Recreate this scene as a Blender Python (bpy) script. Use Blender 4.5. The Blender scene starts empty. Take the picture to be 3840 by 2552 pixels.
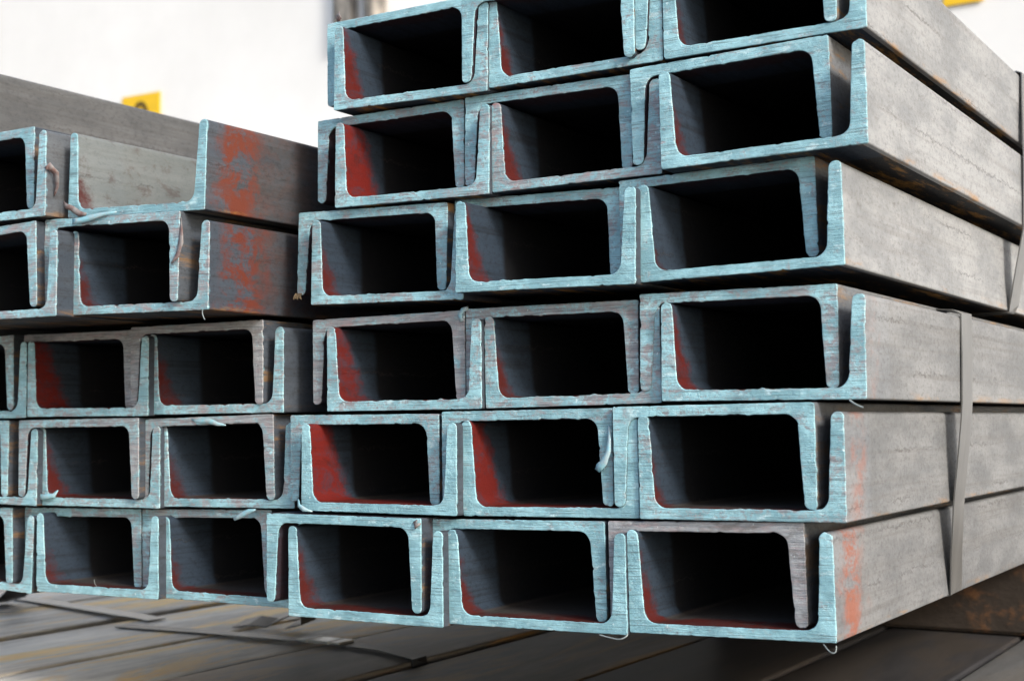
import bpy, bmesh, math, random
from mathutils import Vector, Matrix, noise
R = math.radians
S = bpy.context.scene
COL = S.collection
# ---------------------------------------------------------------- camera
cam_d = bpy.data.cameras.new('camera'); cam = bpy.data.objects.new('camera', cam_d); COL.objects.link(cam)
cr, cu, cf = Vector((.85372003, .52067011, -.00804657)), Vector((.03659501, -.0445747, .99833557)), Vector((-.51944482, .85259353, .05710824))
m = Matrix((cr, cu, -cf)).transposed().to_4x4(); m.translation = Vector((.87002689, -.72227969, .11051537))
cam.matrix_world = m
cam_d.sensor_width = 36; cam_d.lens = 49.71; cam_d.clip_start = .01; cam_d.clip_end = 500
cam_d.dof.use_dof = True; cam_d.dof.focus_distance = .86; cam_d.dof.aperture_fstop = 13
S.camera = cam
# ---------------------------------------------------------------- world and sun
W = bpy.data.worlds.new('World'); S.world = W; W.use_nodes = True
nt = W.node_tree; bg = nt.nodes['Background']; sky = nt.nodes.new('ShaderNodeTexSky')
sky.sky_type = 'NISHITA'; sky.sun_disc = False; sky.sun_elevation = R(29); sky.sun_rotation = R(112)
sky.air_density = 1.0; sky.dust_density = 2.5; sky.ozone_density = 1.0
nt.links.new(sky.outputs[0], bg.inputs[0]); bg.inputs[1].default_value = .15
sd = bpy.data.lights.new('sun', 'SUN'); sun = bpy.data.objects.new('sun', sd); COL.objects.link(sun)
sd.energy = 1.9; sd.angle = R(11); sd.color = (1, .96, .9)
az, el = R(68), R(29)
tosun = Vector((math.sin(az)*math.cos(el), -math.cos(az)*math.cos(el), math.sin(el)))
sun.rotation_euler = tosun.to_track_quat('Z', 'Y').to_euler()
S.view_settings.view_transform = 'Standard'; S.view_settings.look = 'None'
S.view_settings.exposure = .84; S.view_settings.gamma = 1; S.view_settings.use_curve_mapping = False
S.render.engine = 'CYCLES'
# ---------------------------------------------------------------- helpers
def tag(o, label=None, cat=None, group=None, kind=None):
    if label: o['label'] = label
    if cat: o['category'] = cat
    if group: o['group'] = group
    if kind: o['kind'] = kind
    return o
def link(name, me, mat, parent=None):
    o = bpy.data.objects.new(name, me); COL.objects.link(o)
    if mat: me.materials.append(mat)
    if parent: o.parent = parent
    return o
def empty(name, loc=(0, 0, 0), rot=(0, 0, 0)):
    o = bpy.data.objects.new(name, None); COL.objects.link(o); o.location = loc; o.rotation_euler = rot
    o.empty_display_size = .02
    return o
def box_bm(bm, x0, x1, y0, y1, z0, z1, bev=0):
    g = bmesh.ops.create_cube(bm, size=1)
    for v in g['verts']:
        v.co = Vector(((x0+x1)/2+v.co.x*(x1-x0), (y0+y1)/2+v.co.y*(y1-y0), (z0+z1)/2+v.co.z*(z1-z0)))
    if bev:
        es = list({e for v in g['verts'] for e in v.link_edges})
        bmesh.ops.bevel(bm, geom=es, offset=bev, segments=2, affect='EDGES')
def mesh_from(bm, name, smooth=False):
    me = bpy.data.meshes.new(name); bmesh.ops.recalc_face_normals(bm, faces=bm.faces); bm.to_mesh(me); bm.free()
    if smooth:
        for p in me.polygons: p.use_smooth = True
    return me
# ---------------------------------------------------------------- material helper
class NT:
    def __init__(s, name):
        s.m = bpy.data.materials.new(name); s.m.use_nodes = True; s.t = s.m.node_tree
        s.b = s.t.nodes['Principled BSDF']
    def n(s, typ, **kw):
        x = s.t.nodes.new(typ)
        for k, v in kw.items(): setattr(x, k, v)
        return x
    def l(s, a, b): s.t.links.new(a, b)
    def val(s, sock, v):
        if isinstance(v, (int, float)): sock.default_value = v
        elif isinstance(v, tuple): sock.default_value = v if len(v) == 4 or sock.type == 'VECTOR' else (*v, 1)
        else: s.l(v, sock)
    def coords(s, obj_rand=True):
        tc = s.n('ShaderNodeTexCoord'); out = tc.outputs['Object']
        if obj_rand:
            oi = s.n('ShaderNodeObjectInfo'); mm = s.n('ShaderNodeVectorMath', operation='SCALE'); cb = s.n('ShaderNodeCombineXYZ')
            s.math('MULTIPLY', oi.outputs['Random'], 7.3, cb.inputs[0]); s.math('MULTIPLY', oi.outputs['Random'], 13.1, cb.inputs[1]); s.math('MULTIPLY', oi.outputs['Random'], 3.7, cb.inputs[2])
            ad = s.n('ShaderNodeVectorMath', operation='ADD'); s.l(out, ad.inputs[0]); s.l(cb.outputs[0], ad.inputs[1]); s.t.nodes.remove(mm)
            return out, ad.outputs[0]
        return out, out
    def math(s, op, a, b=0.0, to=None, clamp=False):
        x = s.n('ShaderNodeMath', operation=op); x.use_clamp = clamp; s.val(x.inputs[0], a); s.val(x.inputs[1], b)
        if to is not None: s.l(x.outputs[0], to)
        return x.outputs[0]
    def scale(s, v, sc):
        x = s.n('ShaderNodeVectorMath', operation='MULTIPLY'); s.l(v, x.inputs[0]); x.inputs[1].default_value = sc; return x.outputs[0]
    def noise(s, v, sc=(1, 1, 1), detail=4, rough=.6, dist=0.0):
        x = s.n('ShaderNodeTexNoise'); s.l(s.scale(v, sc), x.inputs['Vector']); x.inputs['Scale'].default_value = 1
        x.inputs['Detail'].default_value = detail; x.inputs['Roughness'].default_value = rough; x.inputs['Distortion'].default_value = dist
        return x.outputs['Fac']
    def ramp(s, f, a, b, smooth=True):
        x = s.n('ShaderNodeMapRange'); x.interpolation_type = 'SMOOTHSTEP' if smooth else 'LINEAR'
        s.l(f, x.inputs['Value']); s.val(x.inputs['From Min'], a); s.val(x.inputs['From Max'], b); return x.outputs[0]
    def mix(s, f, a, b):
        x = s.n('ShaderNodeMix', data_type='RGBA'); s.val(x.inputs[0], f); s.val(x.inputs[6], a); s.val(x.inputs[7], b); return x.outputs[2]
    def bump(s, h, dist, strength=1, prev=None):
        x = s.n('ShaderNodeBump'); s.l(h, x.inputs['Height']); x.inputs['Distance'].default_value = dist; x.inputs['Strength'].default_value = strength
        if prev is not None: s.l(prev, x.inputs['Normal'])
        return x.outputs[0]
# end paint: thin cyan brushed over old pink primer and saw-cut steel ; obj colour: r = cyan coverage, g = pink, b = grime
def paint_material():
    M = NT('end_paint'); raw, v = M.coords()
    oi = M.n('ShaderNodeObjectInfo'); sp = M.n('ShaderNodeSeparateColor'); M.l(oi.outputs['Color'], sp.inputs[0])
    cov, pink, grime = sp.outputs[0], sp.outputs[1], sp.outputs[2]
    wob = M.n('ShaderNodeVectorMath', operation='ADD'); nz = M.n('ShaderNodeTexNoise'); M.l(M.scale(v, (25, 25, 25)), nz.inputs['Vector']); nz.inputs['Scale'].default_value = 1
    M.l(v, wob.inputs[0]); M.l(M.scale(nz.outputs['Color'], (.0016, 0, .0016)), wob.inputs[1]); w = wob.outputs[0]
    streak = M.noise(w, (26, 0, 520), 6, .74)            # brush strokes along the web
    saw = M.noise(w, (36, 0, 1100), 3, .6)            # saw marks across
    blot = M.noise(v, (75, 0, 110), 5, .68, .8)
    big = M.noise(v, (34, 0, 44), 4, .65)
    speck = M.noise(v, (560, 0, 560), 4, .75)
    # coverage
    a = M.math('ADD', M.math('MULTIPLY', streak, .30), M.math('MULTIPLY', blot, .54))
    a = M.math('ADD', a, M.math('MULTIPLY', speck, .30))
    a = M.math('ADD', a, M.math('MULTIPLY', M.math('SUBTRACT', cov, .52), .34))
    cy = M.ramp(a, .51, .63)
    cyan = M.mix(M.ramp(big, .4, .62), (.20, .43, .50), (.36, .68, .76))
    cyan = M.mix(M.ramp(M.noise(v, (70, 0, 150), 5, .7), .55, .68), cyan, (.56, .80, .85))
    steelc = M.mix(M.ramp(streak, .35, .65), (.20, .215, .235), (.42, .44, .46))
    pk = M.math('MULTIPLY', M.ramp(M.noise(w, (70, 0, 260), 5, .7), .46, .66), M.math('MULTIPLY', pink, 1.2), clamp=True)
    base = M.mix(pk, steelc, (.38, .27, .27))
    col = M.mix(M.math('MULTIPLY', cy, .9), base, cyan)
    # dark fine hatch and grime
    dk = M.math('MULTIPLY', M.ramp(saw, .55, .66), .6)
    col = M.mix(dk, col, (.07, .085, .095))
    gm = M.math('MULTIPLY', M.ramp(M.noise(v, (70, 0, 160), 5, .7), .45, .68), grime, clamp=True)
    col = M.mix(gm, col, (.13, .12, .11))
    # red rub-offs
    rd = M.math('MULTIPLY', M.ramp(M.noise(w, (38, 0, 240), 4, .6), .64, .70), pink, clamp=True)
    col = M.mix(rd, col, (.36, .13, .12))
    gl = M.ramp(M.noise(v, (300, 0, 240), 3, .6), .66, .72)  # pale glints on the glossy paint, drawn as colour
    col = M.mix(M.math('MULTIPLY', gl, .7), col, (.75, .88, .90))
    M.l(col, M.b.inputs['Base Color'])
    rough = M.math('ADD', M.math('MULTIPLY', speck, .35), .22); M.l(rough, M.b.inputs['Roughness'])
    M.b.inputs['Specular IOR Level'].default_value = .6
    M.b.inputs['Coat Weight'].default_value = .25; M.b.inputs['Coat Roughness'].default_value = .22
    h = M.math('ADD', M.math('MULTIPLY', streak, 1.0), M.math('MULTIPLY', saw, .6))
    b1 = M.bump(h, .0010, .8); b2 = M.bump(M.noise(v, (330, 0, 330), 5, .75), .0009, .9, b1)
    M.l(b2, M.b.inputs['Normal']); return M.m
# rolled steel: obj colour: r = red inside, g = red outside, b = lightness, a = rust under the web
def steel_material():
    M = NT('rolled_steel'); raw, v = M.coords()
    oi = M.n('ShaderNodeObjectInfo'); sp = M.n('ShaderNodeSeparateColor'); M.l(oi.outputs['Color'], sp.inputs[0])
    rin, rout, lite = sp.outputs[0], sp.outputs[1], sp.outputs[2]; rust = oi.outputs['Alpha']
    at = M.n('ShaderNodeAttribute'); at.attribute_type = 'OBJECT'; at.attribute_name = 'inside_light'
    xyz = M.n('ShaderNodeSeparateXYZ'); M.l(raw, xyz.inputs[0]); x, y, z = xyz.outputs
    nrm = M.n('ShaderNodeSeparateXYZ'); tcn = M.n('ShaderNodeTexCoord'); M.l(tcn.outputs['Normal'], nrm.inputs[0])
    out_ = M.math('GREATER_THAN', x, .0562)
    lite = M.math('ADD', M.math('MULTIPLY', lite, out_), M.math('MULTIPLY', at.outputs['Fac'], M.math('SUBTRACT', 1.0, out_)))  # inside faces stay near black: shade of the openings put into the colour
    outm = out_
    cloud = M.noise(v, (26, 12, 34), 6, .68); fine = M.noise(v, (420, 230, 420), 4, .78); spots = M.noise(v, (110, 55, 110), 6, .75, .4)
    lines = M.noise(v, (220, 3, 220), 5, .7)
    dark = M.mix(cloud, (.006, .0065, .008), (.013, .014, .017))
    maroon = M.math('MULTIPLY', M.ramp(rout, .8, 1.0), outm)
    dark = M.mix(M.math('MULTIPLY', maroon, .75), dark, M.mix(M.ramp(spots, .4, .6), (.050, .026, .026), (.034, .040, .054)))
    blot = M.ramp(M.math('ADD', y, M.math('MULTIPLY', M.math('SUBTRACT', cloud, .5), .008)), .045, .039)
    dark = M.mix(M.math('MULTIPLY', blot, .85), dark, M.mix(cloud, (.024, .038, .058), (.038, .056, .082)))  # blue-grey to a fixed depth: light entering the openings, painted in
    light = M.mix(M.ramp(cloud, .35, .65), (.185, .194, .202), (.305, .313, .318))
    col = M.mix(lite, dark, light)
    col = M.mix(M.math('MULTIPLY', M.ramp(lines, .46, .70), .6), col, M.mix(lite, (.012, .012, .013), (.17, .165, .158)))
    col = M.mix(M.math('MULTIPLY', M.ramp(spots, .58, .70), M.math('ADD', .25, M.math('MULTIPLY', lite, .32))), col, M.mix(lite, (.010, .009, .009), (.12, .112, .105)))
    col = M.mix(M.math('MULTIPLY', M.ramp(fine, .50, .66), .42), col, M.mix(lite, (.012, .013, .016), (.085, .083, .082)))
    under = M.math('MULTIPLY', M.ramp(M.math('MULTIPLY', nrm.outputs[2], -1.0), .5, .8), M.math('LESS_THAN', M.math('ABSOLUTE', z), .002))
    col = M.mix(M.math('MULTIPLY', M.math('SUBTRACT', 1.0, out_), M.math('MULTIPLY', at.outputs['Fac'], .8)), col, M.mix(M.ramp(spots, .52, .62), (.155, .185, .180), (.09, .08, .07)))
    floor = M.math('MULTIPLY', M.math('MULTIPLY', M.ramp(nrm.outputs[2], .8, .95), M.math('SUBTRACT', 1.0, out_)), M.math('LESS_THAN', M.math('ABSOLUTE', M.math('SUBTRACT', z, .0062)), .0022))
    col = M.mix(M.math('MULTIPLY', floor, .8), col, M.mix(cloud, (.075, .062, .052), (.045, .040, .036)))  # brown sheen on the web floor, painted as colour
    # scratches: thin wavy cracks running along the length
    wv = M.n('ShaderNodeTexWave'); wv.wave_type = 'BANDS'; wv.bands_direction = 'Z'; M.l(v, wv.inputs['Vector']); wv.inputs['Scale'].default_value = 11
    wv.inputs['Distortion'].default_value = 1.6; wv.inputs['Detail'].default_value = 5; wv.inputs['Detail Scale'].default_value = 14; wv.inputs['Detail Roughness'].default_value = .75
    crack = M.math('MULTIPLY', M.ramp(wv.outputs['Fac'], .9965, 1.0, False), M.ramp(cloud, .48, .58))
    col = M.mix(M.math('MULTIPLY', crack, .5), col, (.045, .035, .03))
    # the blue-grey near the sawn ends (set above) is painted light
    # red primer sprayed in from the end
    yn = M.math('ADD', y, M.math('MULTIPLY', M.math('SUBTRACT', M.noise(v, (60, 60, 60), 5, .7), .5), .045))
    zz = M.math('MULTIPLY', z, 1/.058)
    rfloor = M.math('MULTIPLY', M.math('GREATER_THAN', M.math('SUBTRACT', .0075, z), 0), M.math('MULTIPLY', M.ramp(M.noise(v, (18, 30, 18), 3, .6), .42, .62), .010))
    lim = M.math('ADD', M.math('SUBTRACT', M.math('MULTIPLY', rin, .032), M.math('MULTIPLY', zz, M.math('SUBTRACT', .030, M.math('MULTIPLY', rin, .010)))), M.math('ADD', .004, rfloor))  # slanted limit gives the red primer the outline of the sunlit triangle
    pt = M.math('MULTIPLY', M.math('SUBTRACT', M.noise(v, (130, 60, 90), 6, .78, .4), .5), .034)
    inside = M.math('LESS_THAN', x, .0553); outside = M.math('GREATER_THAN', x, .0562)
    dd = M.math('SUBTRACT', M.math('ADD', y, pt), lim)
    ri = M.math('MULTIPLY', M.ramp(dd, .008, -.004), M.math('MULTIPLY', inside, M.ramp(rin, .03, .12)), clamp=True)
    redc = M.mix(rin, (.036, .010, .008), (.125, .0095, .006))
    col = M.mix(M.math('MULTIPLY', M.math('MULTIPLY', ri, M.math('ADD', .50, M.math('MULTIPLY', M.ramp(M.noise(v, (90, 50, 70), 6, .8, .5), .36, .54), .45))), M.math('SUBTRACT', 1.0, under)), col, M.mix(M.math('MULTIPLY', M.ramp(spots, .5, .7), .6), redc, (.045, .009, .007)))
    band = M.math('MULTIPLY', M.ramp(yn, .003, .022), M.ramp(yn, M.math('MULTIPLY', rout, .070), M.math('MULTIPLY', rout, .034)))
    band = M.math('MULTIPLY', M.math('MULTIPLY', band, M.ramp(M.noise(v, (52, 42, 58), 7, .8, .4), .42, .56)), M.math('MULTIPLY', rout, outside), clamp=True)
    col = M.mix(band, col, M.mix(lite, (.085, .017, .012), (.38, .13, .07)))
    # cyan drips just behind the end
    cyd = M.math('MULTIPLY', M.ramp(M.math('ADD', y, M.math('MULTIPLY', M.noise(v, (200, 200, 200), 4, .7), .008)), .0048, .0030), .8)
    col = M.mix(cyd, col, (.20, .42, .50))
    # orange rust on the underside and lower edge
    edge = M.math('MULTIPLY', M.ramp(z, .006, .001), outside)
    rs = M.math('MULTIPLY', M.math('MAXIMUM', under, M.math('MULTIPLY', edge, .8)), M.ramp(M.noise(v, (90, 14, 90), 6, .75), .50, .64))
    col = M.mix(M.math('MULTIPLY', rs, rust, clamp=True), col, (.34, .17, .035))
    M.l(col, M.b.inputs['Base Color'])
    M.l(M.math('ADD', M.math('MULTIPLY', fine, .3), M.math('SUBTRACT', .50, M.math('MULTIPLY', lite, .20))), M.b.inputs['Roughness'])
    M.l(M.math('ADD', .18, M.math('MULTIPLY', lite, .3)), M.b.inputs['Specular IOR Level'])
    b1 = M.bump(M.math('ADD', fine, M.math('MULTIPLY', spots, 1.4)), .0005, .4)
    b2 = M.bump(crack, .0006, .6, b1)
    M.l(b2, M.b.inputs['Normal']); return M.m
PAINT = paint_material(); STEEL = steel_material()
def simple(name, c, rough=.5, metal=0.0, var=.3, sc=(60, 60, 60), bump=.0006, c2=None, lo=.35, hi=.65):
    M = NT(name); raw, v = M.coords(); f = M.noise(v, sc, 5, .65)
    c2 = c2 or tuple(k*(1-var) for k in c)
    M.l(M.mix(M.ramp(f, lo, hi), c, c2), M.b.inputs['Base Color']); M.b.inputs['Roughness'].default_value = rough; M.b.inputs['Metallic'].default_value = metal
    if bump: M.l(M.bump(f, bump, .6), M.b.inputs['Normal'])
    return M.m
BURR = simple('painted_burr', (.24, .50, .58), .3, c2=(.36, .44, .47), sc=(200, 200, 200))
BURR_RED = simple('red_burr', (.15, .085, .075), .45, c2=(.22, .21, .21), sc=(160, 160, 160))
WIRE = simple('bare_wisp', (.30, .35, .35), .35, sc=(100, 100, 100), bump=0)
STRAP = simple('steel_strap', (.20, .20, .195), .32, .35, .25, (40, 40, 9), .0003)
STRAPD = simple('dark_strap', (.03, .03, .032), .4, .2, .4, (60, 60, 60), .0003)
# ---------------------------------------------------------------- setting
def ground():
    bm = bmesh.new(); box_bm(bm, -60, 60, -60, 60, -.64, -.6)
    M = NT('concrete'); raw, v = M.coords(False)
    f = M.noise(v, (3, 3, 3), 8, .65); M.l(M.mix(M.ramp(f, .35, .65), (.16, .155, .145), (.26, .25, .235)), M.b.inputs['Base Color']); M.b.inputs['Roughness'].default_value = .85
    M.l(M.bump(f, .004), M.b.inputs['Normal'])
    tag(link('ground', mesh_from(bm, 'ground'), M.m), kind='structure')
ground()
def wall():
    bm = bmesh.new(); box_bm(bm, -22, 16, 5, 5.25, -.6, 9)
    M = NT('white_render'); raw, v = M.coords(False)
    f = M.noise(v, (.7, .7, .7), 5, .6)
    M.l(M.mix(M.ramp(f, .3, .75), (.86, .86, .85), (.74, .74, .725)), M.b.inputs['Base Color']); M.b.inputs['Roughness'].default_value = .9
    tag(link('wall', mesh_from(bm, 'wall'), M.m), 'plain white wall behind the stacks of steel', 'wall')
wall()
# ---------------------------------------------------------------- steel channels
WW, HH, TW, TT, TR_ = .120, .055, .0058, .0068, .0098
def fillet(pts, segs=6):
    # pts: (x, z, radius) closed, CCW
    out = []; n = len(pts)
    for i, (x, z, r) in enumerate(pts):
        if r <= 0: out.append(Vector((x, z))); continue
        p = Vector((x, z)); a = Vector(pts[i-1][:2])-p; b = Vector(pts[(i+1) % n][:2])-p
        a.normalize(); b.normalize(); ang = a.angle(b); d = r/math.tan(ang/2)
        c = p+(a+b).normalized()*(r/math.sin(ang/2)); s0 = p+a*d; s1 = p+b*d
        v0 = s0-c; v1 = s1-c; tot = v0.angle(v1); sg = 1 if v0.x*v1.y-v0.y*v1.x > 0 else -1
        for k in range(segs+1):
            t = sg*tot*k/segs; out.append(c+Vector((v0.x*math.cos(t)-v0.y*math.sin(t), v0.x*math.sin(t)+v0.y*math.cos(t))))
    return out
def resample(pts, step):
    out = []
    for i, p in enumerate(pts):
        q = pts[(i+1) % len(pts)]; L = (q-p).length; k = max(1, int(L/step))
        for j in range(k): out.append(p.lerp(q, j/k))
    return out
def outline(sx, sz, flip, rnd):
    w, h = WW*sx/2, HH*sz; t = TW*(1+rnd.uniform(-.05, .08)); tt = TT; tr = TR_
    pts = [(-w, 0, .0011), (w, 0, .0011), (w, h, .0028), (w-tt, h, .0036), (w-tr, t, .0075), (-w+tr, t, .0075), (-w+tt, h, .0036), (-w, h, .0028)]
    ps = resample(fillet(pts), .0011)
    if flip: ps = [Vector((p.x, -p.y)) for p in reversed(ps)]
    return ps
def normals(ps):
    n = len(ps); o = []
    for i in range(n):
        d = ps[(i+1) % n]-ps[i-1]; o.append(Vector((d.y, -d.x)).normalized() if d.length > 1e-9 else Vector((0, 0)))
    return o
LEN = 2.6
def channel(name, typ, x, y, z, th, sx, sz, label, group, paint, steel, seed, length=LEN):
    rnd = random.Random(seed)
    root = empty('steel_channel', (x, y, z), (0, -th, 0)); tag(root, label, 'steel channel', group)
    ps = outline(sx, sz, typ == 'N', rnd); ns = normals(ps)
    bow = rnd.uniform(-.0006, .0006)
    def rough(amp, off, frq=260):
        r = []
        for p, n in zip(ps, ns):
            q = Vector((p.x*frq+seed*3.1, p.y*frq, off)); a = noise.noise(q)*amp*.55+noise.noise(q*.21)*amp*.5
            chip = noise.noise(Vector((p.x*240+seed*1.7, p.y*240, off+9)))
            if chip > .36: a -= (chip-.36)*.0022
            if chip < -.42: a += (-.42-chip)*.0016
            # a lip of burr stands on the inner edge of the cut
            r.append(p+n*a)
        return r
    # body
    bm = bmesh.new(); rings = []
    for yy, amp, off in ((.0004, .00034, 0), (.0022, .00022, 0), (.005, 0, 0), (.05, 0, 0), (.4, 0, 0), (length, 0, 0)):
        pp = rough(amp, off) if amp else ps
        rings.append([bm.verts.new((p.x, yy, p.y)) for p in pp])
    for a, b in zip(rings, rings[1:]):
        for i in range(len(ps)):
            j = (i+1) % len(ps); bm.faces.new((a[i], a[j], b[j], b[i]))
    bm.faces.new(rings[-1])
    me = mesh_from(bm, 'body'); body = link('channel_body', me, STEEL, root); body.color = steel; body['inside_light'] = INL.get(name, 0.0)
    for p in me.polygons: p.use_smooth = len(p.vertices) == 4
    # painted end: a slightly rounded cap with irregular rim
    bm = bmesh.new(); pr = rough(.00034, 0); r2 = []
    a0 = [bm.verts.new((p.x, .0003, p.y)) for p in pr]
    a1 = [bm.verts.new((p.x, .00005, p.y)) for p, n in zip(pr, ns)]
    a2 = [bm.verts.new((p.x-n.x*.0004, -.00035, p.y-n.y*.0004)) for p, n in zip(pr, ns)]
    for a, b in ((a0, a1), (a1, a2)):
        for i in range(len(ps)):
            j = (i+1) % len(ps); bm.faces.new((a[i], a[j], b[j], b[i]))
    bm.faces.new(a2)
    me = mesh_from(bm, 'end'); e = link('painted_end', me, PAINT, root); e.color = paint
    for p in me.polygons: p.use_smooth = len(p.vertices) == 4
    return root
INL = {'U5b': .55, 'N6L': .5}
ROWS = [
    ('U1a', 'LB', 'U', -0.05299, -0.00166, -0.01215, -0.04128, 1.0393, 1.0511),
    ('N1a', 'LB', 'N', -0.07757, 0.00049, 0.04728, 0.01702, 1.0393, 1.0439),
    ('U1b', 'LB', 'U', 0.07923, -0.00297, -0.01174, 0.00842, 1.0404, 1.0474),
    ('N1b', 'LB', 'N', 0.0489, 0.01026, 0.04899, 0.01573, 1.0271, 1.0399),
    ('U1c', 'LB', 'U', 0.19942, 0.00496, -0.01124, -0.0003, 1.0394, 1.0302),
    ('N1c', 'LB', 'N', 0.1702, 0.01195, 0.05102, 0.02135, 1.0242, 1.0394),
    ('N1d', 'RB', 'N', 0.31104, -0.01336, 0.05212, -0.00047, 1.0226, 1.042),
    ('U1d', 'RB', 'U', 0.32768, -0.01269, -0.01299, 0.00414, 1.0031, 1.0465),
    ('N1e', 'RB', 'N', 0.43114, -0.00054, 0.05213, 0.01698, 1.0019, 1.0351),
    ('U1e', 'RB', 'U', 0.44775, -0.00596, -0.01034, 0.01478, 1.0019, 1.0301),
    ('N1f', 'RB', 'N', 0.55168, -0.00031, 0.05469, 0.02221, 0.9723, 1.0057),
    ('U1f', 'RB', 'U', 0.56801, -0.00389, -0.00673, 0.02334, 0.9964, 1.0383),
    ('N2d', 'RB', 'N', 0.3155, 0.00267, 0.11568, -0.00081, 0.9925, 1.0306),
    ('U2d', 'RB', 'U', 0.33442, -0.00772, 0.05396, -0.00207, 1.0069, 1.0177),
    ('N2e', 'RB', 'N', 0.4366, 0.00191, 0.11725, 0.00793, 0.985, 1.0252),
    ('U2e', 'RB', 'U', 0.45411, -0.00032, 0.05446, 0.01477, 0.9929, 1.0405),
    ('N2f', 'RB', 'N', 0.55767, -0.00165, 0.1189, 0.01028, 0.9964, 1.0311),
    ('U2f', 'RB', 'U', 0.57431, -0.00232, 0.0559, 0.0105, 0.9947, 1.0515),
    ('N3d', 'RB', 'N', 0.32911, 0.01007, 0.17922, 0.00835, 1.0057, 1.0226),
    ('U3d', 'RB', 'U', 0.34536, 0.00455, 0.11808, 0.0024, 0.9985, 1.0031),
    ('N3e', 'RB', 'N', 0.44906, 0.01133, 0.18029, -0.00203, 0.9907, 0.9959),
    ('U3e', 'RB', 'U', 0.46537, 0.00784, 0.11933, 0.01543, 0.9877, 1.0186),
    ('N3f', 'RB', 'N', 0.57007, 0.00704, 0.18242, -0.00422, 0.9724, 1.0129),
    ('U3f', 'RB', 'U', 0.58535, 0.00317, 0.12083, -0.00471, 0.9796, 1.0098),
    ('N4d', 'UR', 'N', 0.31571, 0.01194, 0.25017, -0.02645, 1.0073, 1.0092),
    ('U4d', 'UR', 'U', 0.33366, 0.00232, 0.18688, -0.01993, 0.9999, 1.0183),
    ('N4e', 'UR', 'N', 0.43557, 0.0194, 0.24939, -0.02222, 0.9881, 1.0),
    ('U4e', 'UR', 'U', 0.45535, -0.00733, 0.18816, -0.01413, 1.0164, 1.0108),
    ('N4f', 'UR', 'N', 0.55559, 0.01317, 0.2518, 0.02128, 0.9947, 1.0002),
    ('U4f', 'UR', 'U', 0.57568, -0.00035, 0.18986, 0.02001, 0.9945, 1.0106),
    ('N5d', 'UR', 'N', 0.32388, 0.02058, 0.31482, 0.00018, 0.9887, 1.0302),
    ('U5d', 'UR', 'U', 0.34952, 0.00773, 0.25089, -0.01371, 1.0022, 1.0206),
    ('N5e', 'UR', 'N', 0.44478, 0.01758, 0.31454, -0.00758, 0.98, 1.0326),
    ('U5e', 'UR', 'U', 0.46738, 0.01119, 0.25167, 0.0058, 0.9602, 1.0103),
    ('N5f', 'UR', 'N', 0.56567, 0.00967, 0.31598, 0.02267, 0.9948, 1.0319),
    ('U5f', 'UR', 'U', 0.59013, -0.00169, 0.25264, 0.01627, 0.9912, 1.0134),
    ('N6d', 'UR', 'N', 0.32954, 0.02381, 0.38164, 0.00381, 0.9903, 1.0403),
    ('U6d', 'UR', 'U', 0.34693, 0.0101, 0.31619, -0.01944, 1.0057, 1.0255),
    ('U6e', 'UR', 'U', 0.46665, 0.01215, 0.31738, 0.00634, 0.9941, 1.0),
    ('N6e', 'UR', 'N', 0.45015, 0.00803, 0.3766, -0.00176, 1.0, 1.0),
    ('N6f', 'UR', 'N', 0.57041, 0.00985, 0.37972, -0.00935, 1.0059, 1.0),
    ('U6f', 'UR', 'U', 0.58682, 0.01099, 0.31813, 0.00652, 0.9923, 1.0),
    ('U2a', 'LB', 'U', -0.04507, -0.00454, 0.05145, -0.01185, 1.0393, 1.0372),
    ('N2a', 'LB', 'N', -0.07973, -0.00182, 0.11528, -0.01659, 1.0394, 1.0511),
    ('N2b', 'LB', 'N', 0.05871, -0.00321, 0.11477, 0.00744, 1.0509, 1.0433),
    ('U2b', 'LB', 'U', 0.07545, 0.00142, 0.05121, 0.00442, 1.0441, 1.0525),
    ('N2c', 'LB', 'N', 0.17833, 0.00361, 0.11538, 0.0219, 1.0321, 1.0408),
    ('U2c', 'LB', 'U', 0.19517, 0.00623, 0.05331, 0.01242, 1.0217, 1.0361),
    ('U3a', 'LB', 'U', -0.06084, -0.0016, 0.11585, 0.00489, 1.0394, 1.0472),
    ('N3a', 'LB', 'N', -0.08006, 0.00147, 0.17857, 0.01637, 1.0393, 1.0412),
    ('N3b', 'LB', 'N', 0.04356, 0.00934, 0.17939, -0.00697, 0.9758, 1.0394),
    ('U3b', 'LB', 'U', 0.06685, -0.00246, 0.11669, -0.00381, 1.0518, 1.0358),
    ('N3c', 'LB', 'N', 0.16988, 0.0023, 0.18027, -0.00054, 1.041, 1.0353),
    ('U3c', 'LB', 'U', 0.18707, 0.00364, 0.11753, 0.00279, 1.0342, 1.0385),
    ('U4a', 'UL', 'U', 0.04927, -0.07014, 0.18431, -0.00617, 1.0616, 1.0679),
    ('N4a', 'UL', 'N', 0.02488, -0.06736, 0.24883, 0.0318, 1.0616, 1.076),
    ('N4b', 'UL', 'N', 0.15304, -0.05994, 0.24994, -0.0353, 1.0632, 1.0644),
    ('U4b', 'UL', 'U', 0.17296, -0.05502, 0.18432, -0.01829, 1.0635, 1.0472),
    ('U5a', 'UL', 'U', 0.03556, -0.06856, 0.25342, -0.00242, 1.0617, 1.0781),
    ('N5a', 'UL', 'N', 0.01037, -0.05744, 0.3196, 0.00175, 1.0617, 1.0497),
    ('U5b', 'UL', 'U', 0.17153, -0.05669, 0.24969, -0.03781, 1.0573, 1.0652),
]
PLACE = {'LB': 'lower left bundle', 'UL': 'upper left bundle', 'RB': 'lower right bundle', 'UR': 'upper right bundle'}
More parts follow.
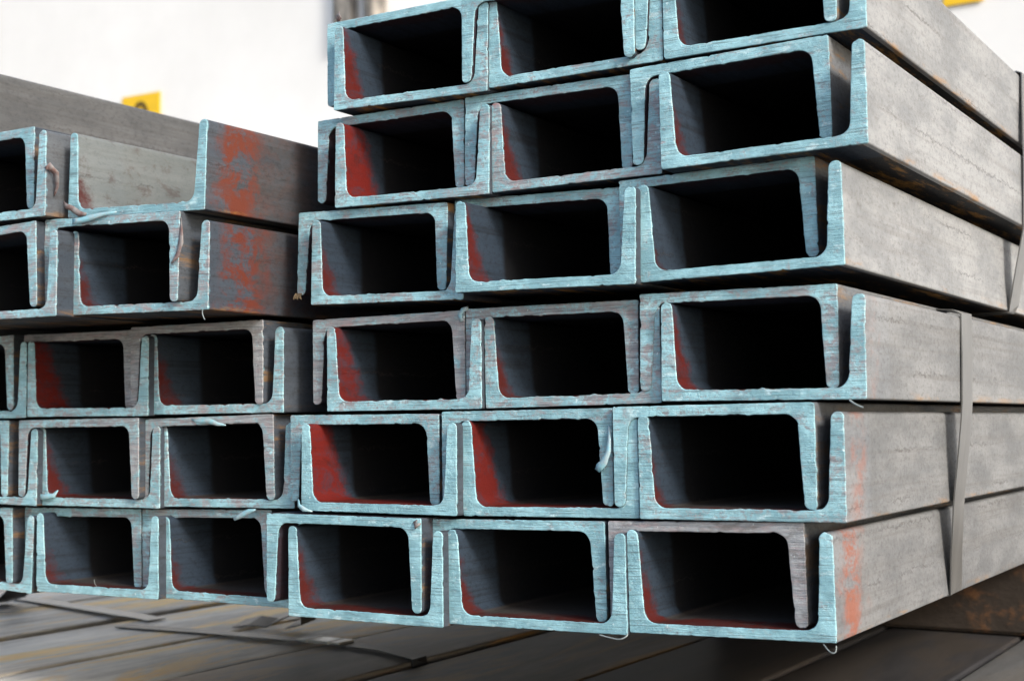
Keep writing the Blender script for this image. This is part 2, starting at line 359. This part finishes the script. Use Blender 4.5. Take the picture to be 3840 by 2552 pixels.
ORD = {'a': 'cut by the left edge of the photo', 'b': 'next to the frame edge', 'c': 'at the right of its row', 'd': 'at the left of its row', 'e': 'in the middle of its row', 'f': 'at the right corner of its row'}
RN = {('LB', 1): 'bottom row', ('LB', 2): 'second row', ('LB', 3): 'third row', ('RB', 1): 'bottom row', ('RB', 2): 'middle row', ('RB', 3): 'top row',
      ('UR', 4): 'bottom row', ('UR', 5): 'middle row', ('UR', 6): 'top row', ('UL', 4): 'lower row', ('UL', 5): 'upper row'}
# coverage, pink, grime of the end paint and red inside, red outside, lightness, rust of the steel where they stand out
PC = {'U1a': (.6, .3, .1), 'N1a': (.6, .3, .1), 'U1b': (.8, .2, .1), 'N1b': (.55, .45, .25), 'U1c': (.7, .4, .15), 'N1c': (.5, .35, .2), 'N1d': (.9, .25, .1), 'U1d': (.95, .2, .15),
      'N1e': (.7, .35, .2), 'U1e': (.85, .2, .15), 'N1f': (.12, .5, .75), 'U1f': (.8, .3, .15), 'N2d': (.6, .45, .15), 'U2d': (.8, .4, .15), 'N2e': (.65, .45, .3), 'U2e': (.8, .3, .2),
      'N2f': (.7, .4, .25), 'U2f': (.65, .6, .2), 'N3d': (.35, .45, .4), 'U3d': (.6, .5, .15), 'N3e': (.45, .5, .35), 'U3e': (.55, .6, .2), 'N3f': (.55, .45, .25), 'U3f': (.65, .6, .15),
      'N4d': (.6, .45, .25), 'U4d': (.6, .5, .2), 'N4e': (.6, .6, .2), 'U4e': (.85, .35, .15), 'N4f': (.65, .6, .15), 'U4f': (.8, .3, .1), 'N5d': (.55, .6, .15), 'U5d': (.6, .5, .15),
      'N5e': (.6, .6, .2), 'U5e': (.5, .8, .2), 'N5f': (.75, .8, .1), 'U5f': (.75, .75, .1), 'N6d': (.75, .45, .15), 'U6d': (.65, .55, .2), 'U6e': (.65, .55, .2), 'N6e': (.7, .6, .1),
      'N6f': (.8, .4, .1), 'U6f': (.75, .8, .1), 'N3b': (.1, .6, .75), 'N3c': (.2, .4, .6), 'N3a': (.5, .4, .2), 'U3a': (.7, .3, .1), 'U3b': (.6, .6, .15), 'U3c': (.55, .65, .15),
      'N2b': (.45, .4, .35), 'N2c': (.4, .5, .35), 'U2b': (.6, .5, .2), 'U2c': (.6, .6, .2), 'N4a': (.5, .6, .2), 'U4a': (.55, .6, .15), 'N4b': (.5, .65, .2), 'U4b': (.55, .65, .1), 'U5b': (.75, .65, .15), 'U5a': (.6, .6, .1), 'N5a': (.6, .3, .1)}
RI = {'U5d': 1., 'U2d': 1., 'U2e': .85, 'U3d': .75, 'U3b': .8, 'U6d': .6, 'U4e': .55, 'U4d': .4, 'U5e': .45, 'U5f': .35, 'U3f': .55, 'U3e': .35, 'U6e': .4, 'U1f': .42, 'U1e': .35, 'U1d': .4,
      'U2b': .45, 'U2c': .3, 'U3c': .45, 'U1b': .3, 'U1c': .25, 'U4b': .3, 'U2f': .3, 'U6f': .25, 'U4f': .12, 'U5b': .3}
RO = {'U5b': 1., 'U4b': 1., 'U1f': .85, 'U2f': .55, 'U3f': .35, 'N1d': .5, 'U2c': .3}
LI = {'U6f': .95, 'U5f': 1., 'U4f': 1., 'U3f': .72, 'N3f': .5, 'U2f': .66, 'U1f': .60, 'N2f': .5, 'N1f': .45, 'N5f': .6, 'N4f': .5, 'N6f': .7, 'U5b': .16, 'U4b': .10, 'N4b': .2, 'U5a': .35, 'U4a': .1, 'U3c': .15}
UNIQ = {
 'U1a': 'upright channel cut by the left frame edge in the bottom row, only its flange showing',
 'N1a': 'inverted channel cut by the left frame edge in the bottom row, purple streaked side',
 'U1b': 'upright channel with cyan end in the bottom row, first whole one from the left',
 'N1b': 'inverted channel with grey cyan end capping the first whole cell of the bottom row',
 'U1c': 'upright channel set back behind its lower right neighbour, second whole one of the bottom row',
 'N1c': 'inverted channel with a loose cyan sliver at its top left, bottom row',
 'N1d': 'inverted channel over the lowest cell left of centre, red smear on its corner',
 'U1d': 'upright channel with chipped lower edge above the dark curled strap end',
 'N1e': 'inverted channel with smooth cyan end in the middle of the three lowest cells',
 'U1e': 'upright channel with a thin loose wire below its corner, middle of the three lowest cells',
 'N1f': 'inverted channel with a brown grimy unpainted web, bottom right cell',
 'U1f': 'upright channel at the bottom right corner, orange red spray on its side',
 'N2d': 'inverted channel capping the bright red cell of the second row',
 'U2d': 'upright channel with bright red inner flange in the second row',
 'N2e': 'inverted channel with a curled paint burr hanging on its right flange',
 'U2e': 'upright channel with narrow red inner flange beside the curled burr, second row',
 'N2f': 'inverted channel at the right of the second row, its rounded corner overlapping the row above',
 'U2f': 'upright channel at the right end of the second row, pale orange blotches on its side',
 'N3d': "inverted channel with brown stained top, left end of the right stack's third row",
 'U3d': "upright channel with red inner flange, left end of the right stack's third row",
 'N3e': 'inverted channel with a bent blue flap at its top left corner, third row',
 'U3e': "upright channel with wavy lower web, middle of the right stack's third row",
 'N3f': 'inverted channel at the right of the third row, brown top face beside the strap',
 'U3f': 'upright channel at the right of the third row, red streaks along its web',
 'N4d': 'inverted channel with straw stuck to its left flange tip, fourth row of the right stack',
 'U4d': "upright channel over the dark gap, left end of the right stack's fourth row",
 'N4e': 'inverted channel mostly hidden behind its bright cyan upright neighbour, fourth row',
 'U4e': 'upright channel with bright cyan frame standing proud in the middle of the fourth row',
 'N4f': 'inverted channel with white saw marks on its right flange, fourth row',
 'U4f': 'upright channel with an orange rust spot at its lower right corner',
 'N5d': 'inverted channel with free hanging left flange and red spot on its tip, fifth row',
 'U5d': 'upright channel with the brightest red inner flange in the fifth row',
 'N5e': 'inverted channel over the centre cell of the fifth row, red right flange tip',
 'U5e': 'upright channel in the centre of the fifth row, its right flange hidden and reddish',
 'N5f': 'inverted channel with pink streaked web over a wide dark slot, fifth row right',
 'U5f': 'upright channel at the right of the fifth row with rust along its bottom edge',
 'N6d': 'inverted channel with a blackened left flange at the top left of the right stack',
 'U6d': 'upright channel at the top left of the right stack against the white wall',
 'U6e': 'upright channel in the centre of the top row, cut by the top frame edge',
 'N6e': 'inverted channel flange with a red smear hanging in the centre of the top row',
 'N6f': 'inverted channel of the top right cell, only its flanges in view',
 'U6f': 'upright channel at the top right corner with light grey side reaching the white wall',
 'U2a': 'upright channel cut by the left frame edge in the second row of the left stack',
 'N2a': 'inverted channel cut by the left frame edge in the second row, blue streaked side',
 'N2b': 'inverted channel with a grey patch on its web, second row of the left stack',
 'U2b': 'upright channel with a folded burr on its lower left corner, left stack',
 'N2c': 'inverted channel with a torn sliver and red scar on its web, left stack',
 'U2c': 'upright channel ending in a pink stained right corner, second row of the left stack',
 'U3a': 'upright channel cut by the left frame edge in the third row of the left stack',
 'N3a': 'inverted channel cut by the left frame edge in the third row of the left stack',
 'N3b': 'inverted channel with greenish grey web and red left end, left stack',
 'U3b': 'upright channel with yellow flecks on its red inner flange, third row of the left stack',
 'N3c': 'inverted channel with crumbled greenish top under the dark overhang',
 'U3c': 'upright channel with pinkish web and yellow rust at its corner, left stack',
 'U4a': 'upright channel cut by the left frame edge, light blue patch on its side',
 'N4a': 'inverted channel cut by the left frame edge, lilac edge on its flange',
 'N4b': 'inverted channel with peeled sliver on its top and a reddish flap on its flange',
 'U4b': 'upright channel jutting over the gap with dark red blistered side',
 'U5a': 'upright channel cut by the left frame edge with a torn flap on its side',
 'N5a': 'inverted channel cut by the left frame edge, top row of the left stack',
 'U5b': 'open upright channel with grey inside and red outer side, top of the left stack'}
GRP = {'LB': 'channels of the lower left bundle', 'RB': 'channels of the lower right bundle', 'UR': 'channels of the upper right bundle', 'UL': 'channels of the upper left bundle'}
CH = {}
for i, (k, b, t, x, y, z, th, sx, sz) in enumerate(ROWS):
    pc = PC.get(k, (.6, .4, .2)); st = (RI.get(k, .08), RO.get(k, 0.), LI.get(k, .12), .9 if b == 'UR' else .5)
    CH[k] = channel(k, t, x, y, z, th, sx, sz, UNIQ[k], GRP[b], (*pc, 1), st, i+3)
CH['U4y'] = channel('U4y', 'U', -.0830, -.0680, .1843, 0, 1.06, 1.06, 'outermost upright channel beyond the left frame edge, only its shaded underside showing', GRP['UL'], (.6, .4, .2, 1), (0, 0, .1, .4), 91)
CH['N6L'] = channel('N6L', 'U', -.0815, -.065, .3215, 0, 1.06, 1.05, 'long grey channel side running behind the top of the left stack', GRP['UL'], (.6, .4, .2, 1), (0, 0, .36, .2), 77)
# ---------------------------------------------------------------- burrs, flaps and wisps on the sawn ends (parts of their channel)
def ribbon(name, k, pts, widths, mat, thick=.0004, up=(0, 0, 1), label=None):
    """a thin curled strip through local points (x, y, z)"""
    bm = bmesh.new(); n = len(pts); P = [Vector(p) for p in pts]; rings = []
    for i, p in enumerate(P):
        d = (P[min(i+1, n-1)]-P[max(i-1, 0)]).normalized(); s = d.cross(Vector(up)).normalized(); nn = s.cross(d).normalized(); w = widths[i]/2
        rings.append([bm.verts.new(p+s*a*w+nn*b*thick/2) for a, b in ((-1, -1), (1, -1), (1, 1), (-1, 1))])
    for a, b in zip(rings, rings[1:]):
        for i in range(4): bm.faces.new((a[i], a[(i+1) % 4], b[(i+1) % 4], b[i]))
    bm.faces.new(rings[0]); bm.faces.new(rings[-1])
    bmesh.ops.subdivide_edges(bm, edges=bm.edges[:], cuts=1, use_grid_fill=True)
    for v in bm.verts:
        v.co += Vector(noise.noise_vector(v.co*500))*.0005
    return link(name, mesh_from(bm, name, True), mat, CH[k])
# curled burr on N2e right flange
w = WW/2*.985
ribbon('burr', 'N2e', [(w-.0015, -.0012, -.010), (w-.0005, -.003, -.018), (w-.001, -.004, -.025), (w-.0035, -.0045, -.031), (w-.0075, -.004, -.0345), (w-.0100, -.002, -.0335)], [.001, .002, .003, .0045, .005, .003], BURR, up=(0, 1, 0))
ribbon('burr', 'N1c', [(WW/2+.003, -.006, .0005), (WW/2-.003, -.0075, -.0012), (WW/2-.008, -.008, -.0035), (WW/2-.013, -.0085, -.006)] if False else [(.062, -.017, .0012), (.056, -.0165, -.0002), (.049, -.016, -.0025), (.042, -.0155, -.0055)], [.001, .003, .0035, .002], BURR, up=(0, 1, 0))
ribbon('burr', 'U2b', [(-.062, -.001, .0068), (-.056, -.003, .0062), (-.049, -.0035, .0068), (-.0425, -.003, .0078), (-.0405, -.001, .0115)], [.004, .0042, .004, .0035, .001], BURR, up=(0, 1, 0))
ribbon('burr', 'N2c', [(-.012, -.0005, -.0012), (-.002, -.0022, -.0032), (.006, -.0026, -.0028), (.014, -.002, -.0052), (.020, -.0005, -.0062)], [.0008, .0026, .0034, .0026, .0006], BURR, up=(0, 1, 0))
ribbon('burr', 'N4b', [(-.034, -.0022, -.0030), (-.026, -.0030, -.0026), (-.015, -.0026, -.0008), (-.004, -.0018, .0012), (.006, -.0006, .0020)], [.004, .0038, .0036, .0022, .0005], BURR, up=(0, 1, 0))
ribbon('burr', 'N4b', [(.0640, .0005, -.004), (.0655, -.0005, -.013), (.0660, -.001, -.021), (.0645, -.002, -.029), (.0600, -.003, -.034)], [.001, .003, .004, .0035, .001], BURR_RED, up=(0, 1, 0))
ribbon('burr', 'U5a', [(.0640, -.0008, .032), (.0665, .000, .034), (.0690, .004, .029), (.0680, .006, .021), (.0650, .006, .014)], [.003, .005, .006, .004, .001], BURR_RED, up=(0, 1, 0))
ribbon('burr', 'U5b', [(-.066, -.002, .011), (-.062, -.0035, .008), (-.057, -.003, .0062), (-.051, -.001, .0025), (-.045, -.0005, .002)], [.002, .0035, .004, .004, .002], BURR_RED, up=(0, 1, 0))
ribbon('burr', 'N3e', [(-.0575, -.0005, .0004), (-.0605, -.002, -.0006), (-.0622, -.0026, -.0035), (-.0612, -.002, -.0078)], [.002, .003, .003, .002], BURR, up=(0, 1, 0))
ribbon('burr', 'U2d', [(-.0625, -.001, .0075), (-.0605, -.0025, .0035), (-.0565, -.0025, .0010), (-.051, -.0005, -.0004)], [.001, .0028, .0028, .0006], BURR, up=(0, 1, 0))
ribbon('burr', 'N6d', [(-.0505, .002, .001), (-.0520, .001, .0042), (-.0500, .0005, .0058), (-.0480, .001, .0020)], [.003, .003, .0025, .001], BURR_RED, up=(0, 1, 0))
ribbon('burr', 'N1d', [(.0575, -.0005, -.0015), (.0590, -.0025, -.0045), (.0620, -.0010, -.0030)], [.003, .0035, .001], BURR_RED, up=(0, 1, 0))
def wisp(k, pts, r=.0002, mat=WIRE, name='loose_wisp'):
    cu_ = bpy.data.curves.new(name, 'CURVE'); cu_.dimensions = '3D'; cu_.bevel_depth = r; cu_.bevel_resolution = 1
    sp = cu_.splines.new('NURBS'); sp.points.add(len(pts)-1); sp.order_u = 3; sp.use_endpoint_u = True
    for p, q in zip(sp.points, pts): p.co = (*q, 1)
    o = bpy.data.objects.new('tmp', cu_); dg = bpy.context.evaluated_depsgraph_get(); COL.objects.link(o); dg.update()
    me = bpy.data.meshes.new_from_object(o.evaluated_get(bpy.context.evaluated_depsgraph_get())); bpy.data.objects.remove(o)
    for p in me.polygons: p.use_smooth = True
    link(name, me, mat, CH[k])
wisp('U1f', [(.053, -.001, -.0008), (.0555, -.003, -.003), (.0585, -.004, -.0048), (.0605, -.003, -.0040), (.0600, -.002, -.001)], .0003)
wisp('U1e', [(.043, -.001, -.0006), (.052, -.003, -.0018), (.058, -.004, -.0020), (.062, -.003, .0005), (.0605, -.001, .001)], .0004)
wisp('U4b', [(.0600, -.001, 0), (.0610, -.003, -.003), (.0640, -.003, -.0065)], .0003)
wisp('U3f', [(.050, -.001, -.0004), (.054, -.004, -.003), (.058, -.004, -.0042)], .0005)
if 0: wisp('N3d', [(-.0595, -.001, -.0555), (-.0620, -.003, -.0575), (-.0645, -.002, -.0555)], .00025)
if 0: wisp('U4d', [(.020, -.001, -.002), (.035, -.004, -.0045), (.045, -.003, -.002)], .0002)
wisp('U1c', [(.050, .004, .008), (.046, -.002, .014), (.0475, -.003, .021), (.053, .001, .022)], .00015)
wisp('U1b', [(-.001, .002, .006), (-.0005, -.001, .009), (0, -.001, .0115)], .00015)
STRAW = simple('straw_debris', (.30, .22, .12), .8, c2=(.12, .09, .06), sc=(200, 200, 200))
for q in range(5):
    wisp('N4d', [(-.0605+.0012*q, -.001, -.0545), (-.0610+.0013*q, -.003, -.0565-.0004*(q % 3)), (-.0615+.0016*q, -.002, -.0585+.0007*(q % 2))], .0004, STRAW, 'straw')
# ---------------------------------------------------------------- straps round the bundles
def band(name, path, width_dir, width, mat, label, cat, thick=.0009, group=None, seal=None):
    """closed or open strap following path (list of 3D points); width along width_dir"""
    bm = bmesh.new(); P = [Vector(p) for p in path]; n = len(P); wd = Vector(width_dir).normalized(); rings = []
    for i, p in enumerate(P):
        d = (P[min(i+1, n-1)]-P[max(i-1, 0)]).normalized(); nn = d.cross(wd).normalized(); ww = (wd-d*wd.dot(d)).normalized()
        rings.append([bm.verts.new(p+ww*a*width/2+nn*b*thick/2) for a, b in ((-1, -1), (1, -1), (1, 1), (-1, 1))])
    for a, b in zip(rings, rings[1:]):
        for i in range(4): bm.faces.new((a[i], a[(i+1) % 4], b[(i+1) % 4], b[i]))
    bm.faces.new(rings[0]); bm.faces.new(rings[-1])
    me = mesh_from(bm, name)
    root = empty(name, P[0]); tag(root, label, cat, group)
    o = link('strap_band', me, mat, root); o.location = -P[0]
    if seal:
        c, ax, L = seal; bm = bmesh.new(); box_bm(bm, -L/2, L/2, -width*.56, width*.56, -.0012, .0012, .0004)
        for q in (-.25, .25): box_bm(bm, L*q-.0012, L*q+.0012, -width*.60, width*.60, -.0016, .0016, .0003)
        s = link('strap_seal', mesh_from(bm, 'seal'), simple('seal_metal', (.45, .45, .44), .3, .6, .2), root)
        s.location = Vector(c)-P[0]; s.rotation_euler = ax
    return root
g = 'steel straps holding the bundles'
band('steel_strap', [(.59, .228, .1813), (.630, .218, .1811), (.6425, .2145, .1790), (.6452, .2140, .176), (.6456, .212, .150), (.6454, .2100, .121), (.6445, .2102, .110), (.6425, .2115, .094), (.6368, .217, .0565), (.6320, .226, .020), (.6295, .233, -.001), (.6280, .234, -.0046), (.622, .234, -.0062), (.58, .235, -.0073)],
     (0, 1, 0), .026, STRAP, 'grey steel strap bound down the side of the lower right bundle', 'strap', group=g)
band('steel_strap', [(.60, .412, .3757), (.640, .411, .3757), (.6462, .410, .3745), (.6480, .409, .371), (.6503, .396, .320), (.6510, .392, .300), (.6508, .386, .252), (.6440, .388, .222), (.6372, .396, .1935), (.634, .397, .1905), (.60, .398, .1895)],
     (0, 1, 0), .026, STRAP, 'grey steel strap at the right frame edge around the upper right bundle', 'strap', group=g)
# ---------------------------------------------------------------- lower layer under the bundles
def plank_mat(name, c1, c2, stain, amt):
    M = NT(name); raw, v = M.coords(); f = M.noise(v, (22, 3.5, 22), 7, .72); g2 = M.noise(v, (13, 2.6, 13), 6, .68, .5); fine = M.noise(v, (220, 40, 220), 4, .7)
    col = M.mix(M.ramp(f, .35, .65), c1, c2); col = M.mix(M.math('MULTIPLY', M.ramp(g2, .47, .58), amt), col, stain)
    col = M.mix(M.math('MULTIPLY', M.ramp(fine, .5, .7), .4), col, tuple(k*.5 for k in c1))
    M.l(col, M.b.inputs['Base Color']); M.b.inputs['Roughness'].default_value = .5; M.l(M.bump(fine, .0008, .5), M.b.inputs['Normal']); return M.m
TAN = plank_mat('sunlit_tan_steel', (.72, .68, .60), (.26, .235, .20), (.80, .48, .09), .95)  # sunlight on the left channels is painted in as pale tan
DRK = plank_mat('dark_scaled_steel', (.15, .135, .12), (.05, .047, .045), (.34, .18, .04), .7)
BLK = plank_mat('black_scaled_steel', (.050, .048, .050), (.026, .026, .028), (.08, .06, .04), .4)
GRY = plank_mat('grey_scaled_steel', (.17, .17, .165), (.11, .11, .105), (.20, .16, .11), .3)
def low_channel(x0, x1, y0, mat, ztop, label, seed):
    w = (x1-x0)/2; h = .055; t = .006
    pts = [(-w, 0, .002), (-w+.007, 0, .003), (-w+.010, h-t, .007), (w-.010, h-t, .007), (w-.007, 0, .003), (w, 0, .002), (w, h, .003), (-w, h, .003)]
    ps = fillet([(a, b, r) for a, b, r in pts], 4)
    bm = bmesh.new(); rg = [[bm.verts.new((p.x, yy, p.y-h)) for p in ps] for yy in (0, .01, 3.2)]
    for a, b in zip(rg, rg[1:]):
        for i in range(len(ps)): bm.faces.new((a[i], a[(i+1) % len(ps)], b[(i+1) % len(ps)], b[i]))
    bm.faces.new(rg[0]); bm.faces.new(rg[-1])
    me = mesh_from(bm, 'low'); root = link('steel_channel', me, mat); root.location = ((x0+x1)/2, y0, ztop); tag(root, label, 'steel channel', 'channels of the layer under the bundles')
    for p in me.polygons: p.use_smooth = len(p.vertices) == 4
    return root
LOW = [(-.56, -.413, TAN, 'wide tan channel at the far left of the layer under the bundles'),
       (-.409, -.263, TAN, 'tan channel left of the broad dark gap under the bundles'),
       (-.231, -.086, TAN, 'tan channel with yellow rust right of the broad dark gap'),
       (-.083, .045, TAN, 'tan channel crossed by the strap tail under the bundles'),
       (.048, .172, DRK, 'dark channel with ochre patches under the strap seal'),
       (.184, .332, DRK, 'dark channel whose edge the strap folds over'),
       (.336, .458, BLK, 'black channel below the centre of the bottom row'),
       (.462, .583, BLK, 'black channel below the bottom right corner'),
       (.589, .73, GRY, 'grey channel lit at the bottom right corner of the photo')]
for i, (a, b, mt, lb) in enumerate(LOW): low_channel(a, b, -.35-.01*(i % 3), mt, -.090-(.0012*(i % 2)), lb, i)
# base timbers carrying the layer, and timbers between layer and bundles
WOOD = simple('old_timber', (.060, .042, .030), .85, c2=(.028, .021, .017), sc=(4, 40, 40), bump=.002)
WOODR = simple('rusty_timber', (.028, .020, .015), .85, c2=(.12, .055, .022), sc=(26, 60, 34), bump=.004, lo=.52, hi=.68)
def timber(x0, x1, y0, y1, z0, z1, mat, label):
    bm = bmesh.new(); box_bm(bm, x0, x1, y0, y1, z0, z1, .003)
    o = link('timber_beam', mesh_from(bm, 'timber'), mat); tag(o, label, 'timber', 'timber beams under the steel')
timber(.28, .95, .64, .74, -.0895, -.0195, WOODR, 'rusty brown timber carrying the bundles off the layer below')
timber(.0, .95, 2.2, 2.3, -.0895, -.0195, WOOD, 'dark timber far back under the bundles')
timber(-1.2, 1.2, .1, .22, -.60, -.147, WOOD, 'front timber under the lowest layer of channels')
timber(-1.2, 1.2, 1.8, 1.92, -.60, -.147, WOOD, 'rear timber under the lowest layer of channels')
timber(.27, .66, .72, .80, .1828, .1868, WOOD, 'thin lath between lower and upper right bundles')
timber(-1.1, .25, .22, .30, .1806, .1834, WOOD, 'thin lath added between lower and upper left bundles')  # unseen lath, put in to keep the bright wall out of the gap
# strap across the lower layer with seal and curled tail
band('steel_strap', [(-.20, .285, -.0885), (-.10, .295, -.0885), (.05, .300, -.0882), (.12, .292, -.0882), (.166, .272, -.0885), (.1745, .266, -.0905), (.1755, .262, -.12), (.1755, .26, -.145)], (0, 1, 0), .020, STRAPD,
     'dark strap across the lower channels with a bright crimped seal', 'strap', group=g, seal=((.045, .300, -.0870), (0, 0, 0), .05))
band('steel_strap', [(-.60, .40, -.0885), (-.45, .385, -.0882), (-.33, .36, -.0880), (-.25, .340, -.0872), (-.222, .336, -.0875), (-.20, .332, -.0882)], (0, 1, 0), .022, STRAP, 'light strap spanning the broad dark gap at lower left', 'strap', group=g)
band('strap_offcut', [(-.105, .350, -.0880), (-.085, .352, -.0840), (-.065, .355, -.0855), (-.048, .358, -.0780), (-.030, .360, -.0700), (-.022, .362, -.0745), (-.026, .362, -.0830), (-.045, .360, -.0865)], (.2, 1, .25), .026, STRAPD,
     'black curled strap offcut lying below the bottom row', 'strap offcut')
band('strap_offcut', [(-.46, .34, -.0880), (-.43, .34, -.0800), (-.405, .34, -.0620), (-.395, .34, -.050), (-.42, .34, -.042), (-.46, .34, -.040)], (.1, 1, 0), .035, STRAPD,
     'dark coiled strap end at the left frame edge under the bottom row', 'strap offcut')
# ---------------------------------------------------------------- yellow placards and fixture on the wall
YEL = simple('yellow_card', (.80, .50, .012), .6, var=.06, sc=(8, 8, 8), bump=0); INK = simple('black_ink', (.10, .06, .01), .7, bump=0)
def placard(x0, x1, z0, z1, txt, label):
    r = empty('placard', ((x0+x1)/2, 4.99, (z0+z1)/2)); tag(r, label, 'placard', 'yellow placards on the white wall')
    bm = bmesh.new(); box_bm(bm, -(x1-x0)/2, (x1-x0)/2, -.004, .004, -(z1-z0)/2, (z1-z0)/2, .001); link('card', mesh_from(bm, 'card'), YEL, r)
    if txt:
        cu_ = bpy.data.curves.new('digit', 'FONT'); cu_.body = txt; cu_.size = .30; cu_.align_x = 'CENTER'; cu_.align_y = 'CENTER'; cu_.extrude = .001
        o = bpy.data.objects.new('tmp', cu_); COL.objects.link(o); me = bpy.data.meshes.new_from_object(o.evaluated_get(bpy.context.evaluated_depsgraph_get())); bpy.data.objects.remove(o)
        d = link('digit', me, INK, r); d.rotation_euler = (R(90), 0, 0); d.location = (0, -.0065, .035)
placard(-5.224, -4.924, 1.60, 1.987, '0', 'yellow placard with a black figure half hidden behind the left stack')
placard(-.559, -.40, 1.765, 2.06, '', 'yellow placard cut by the top frame edge at the right')
f = empty('wall_fixture', (-3.46, 4.95, 2.5)); tag(f, 'dark grey fixture blurred at the top edge above the right stack', 'fixture')
FX = simple('fixture_grey', (.10, .095, .085), .6, c2=(.34, .31, .27), sc=(22, 22, 5), bump=0)
bm = bmesh.new(); box_bm(bm, -.21, -.06, .0, .05, -.45, .6, .02); link('bracket', mesh_from(bm, 'b'), FX, f)
bm = bmesh.new(); bmesh.ops.create_cone(bm, cap_ends=True, segments=24, radius1=.055, radius2=.085, depth=.95, matrix=Matrix.Translation((.075, .0, .03))); link('duct', mesh_from(bm, 'd', False), FX, f)
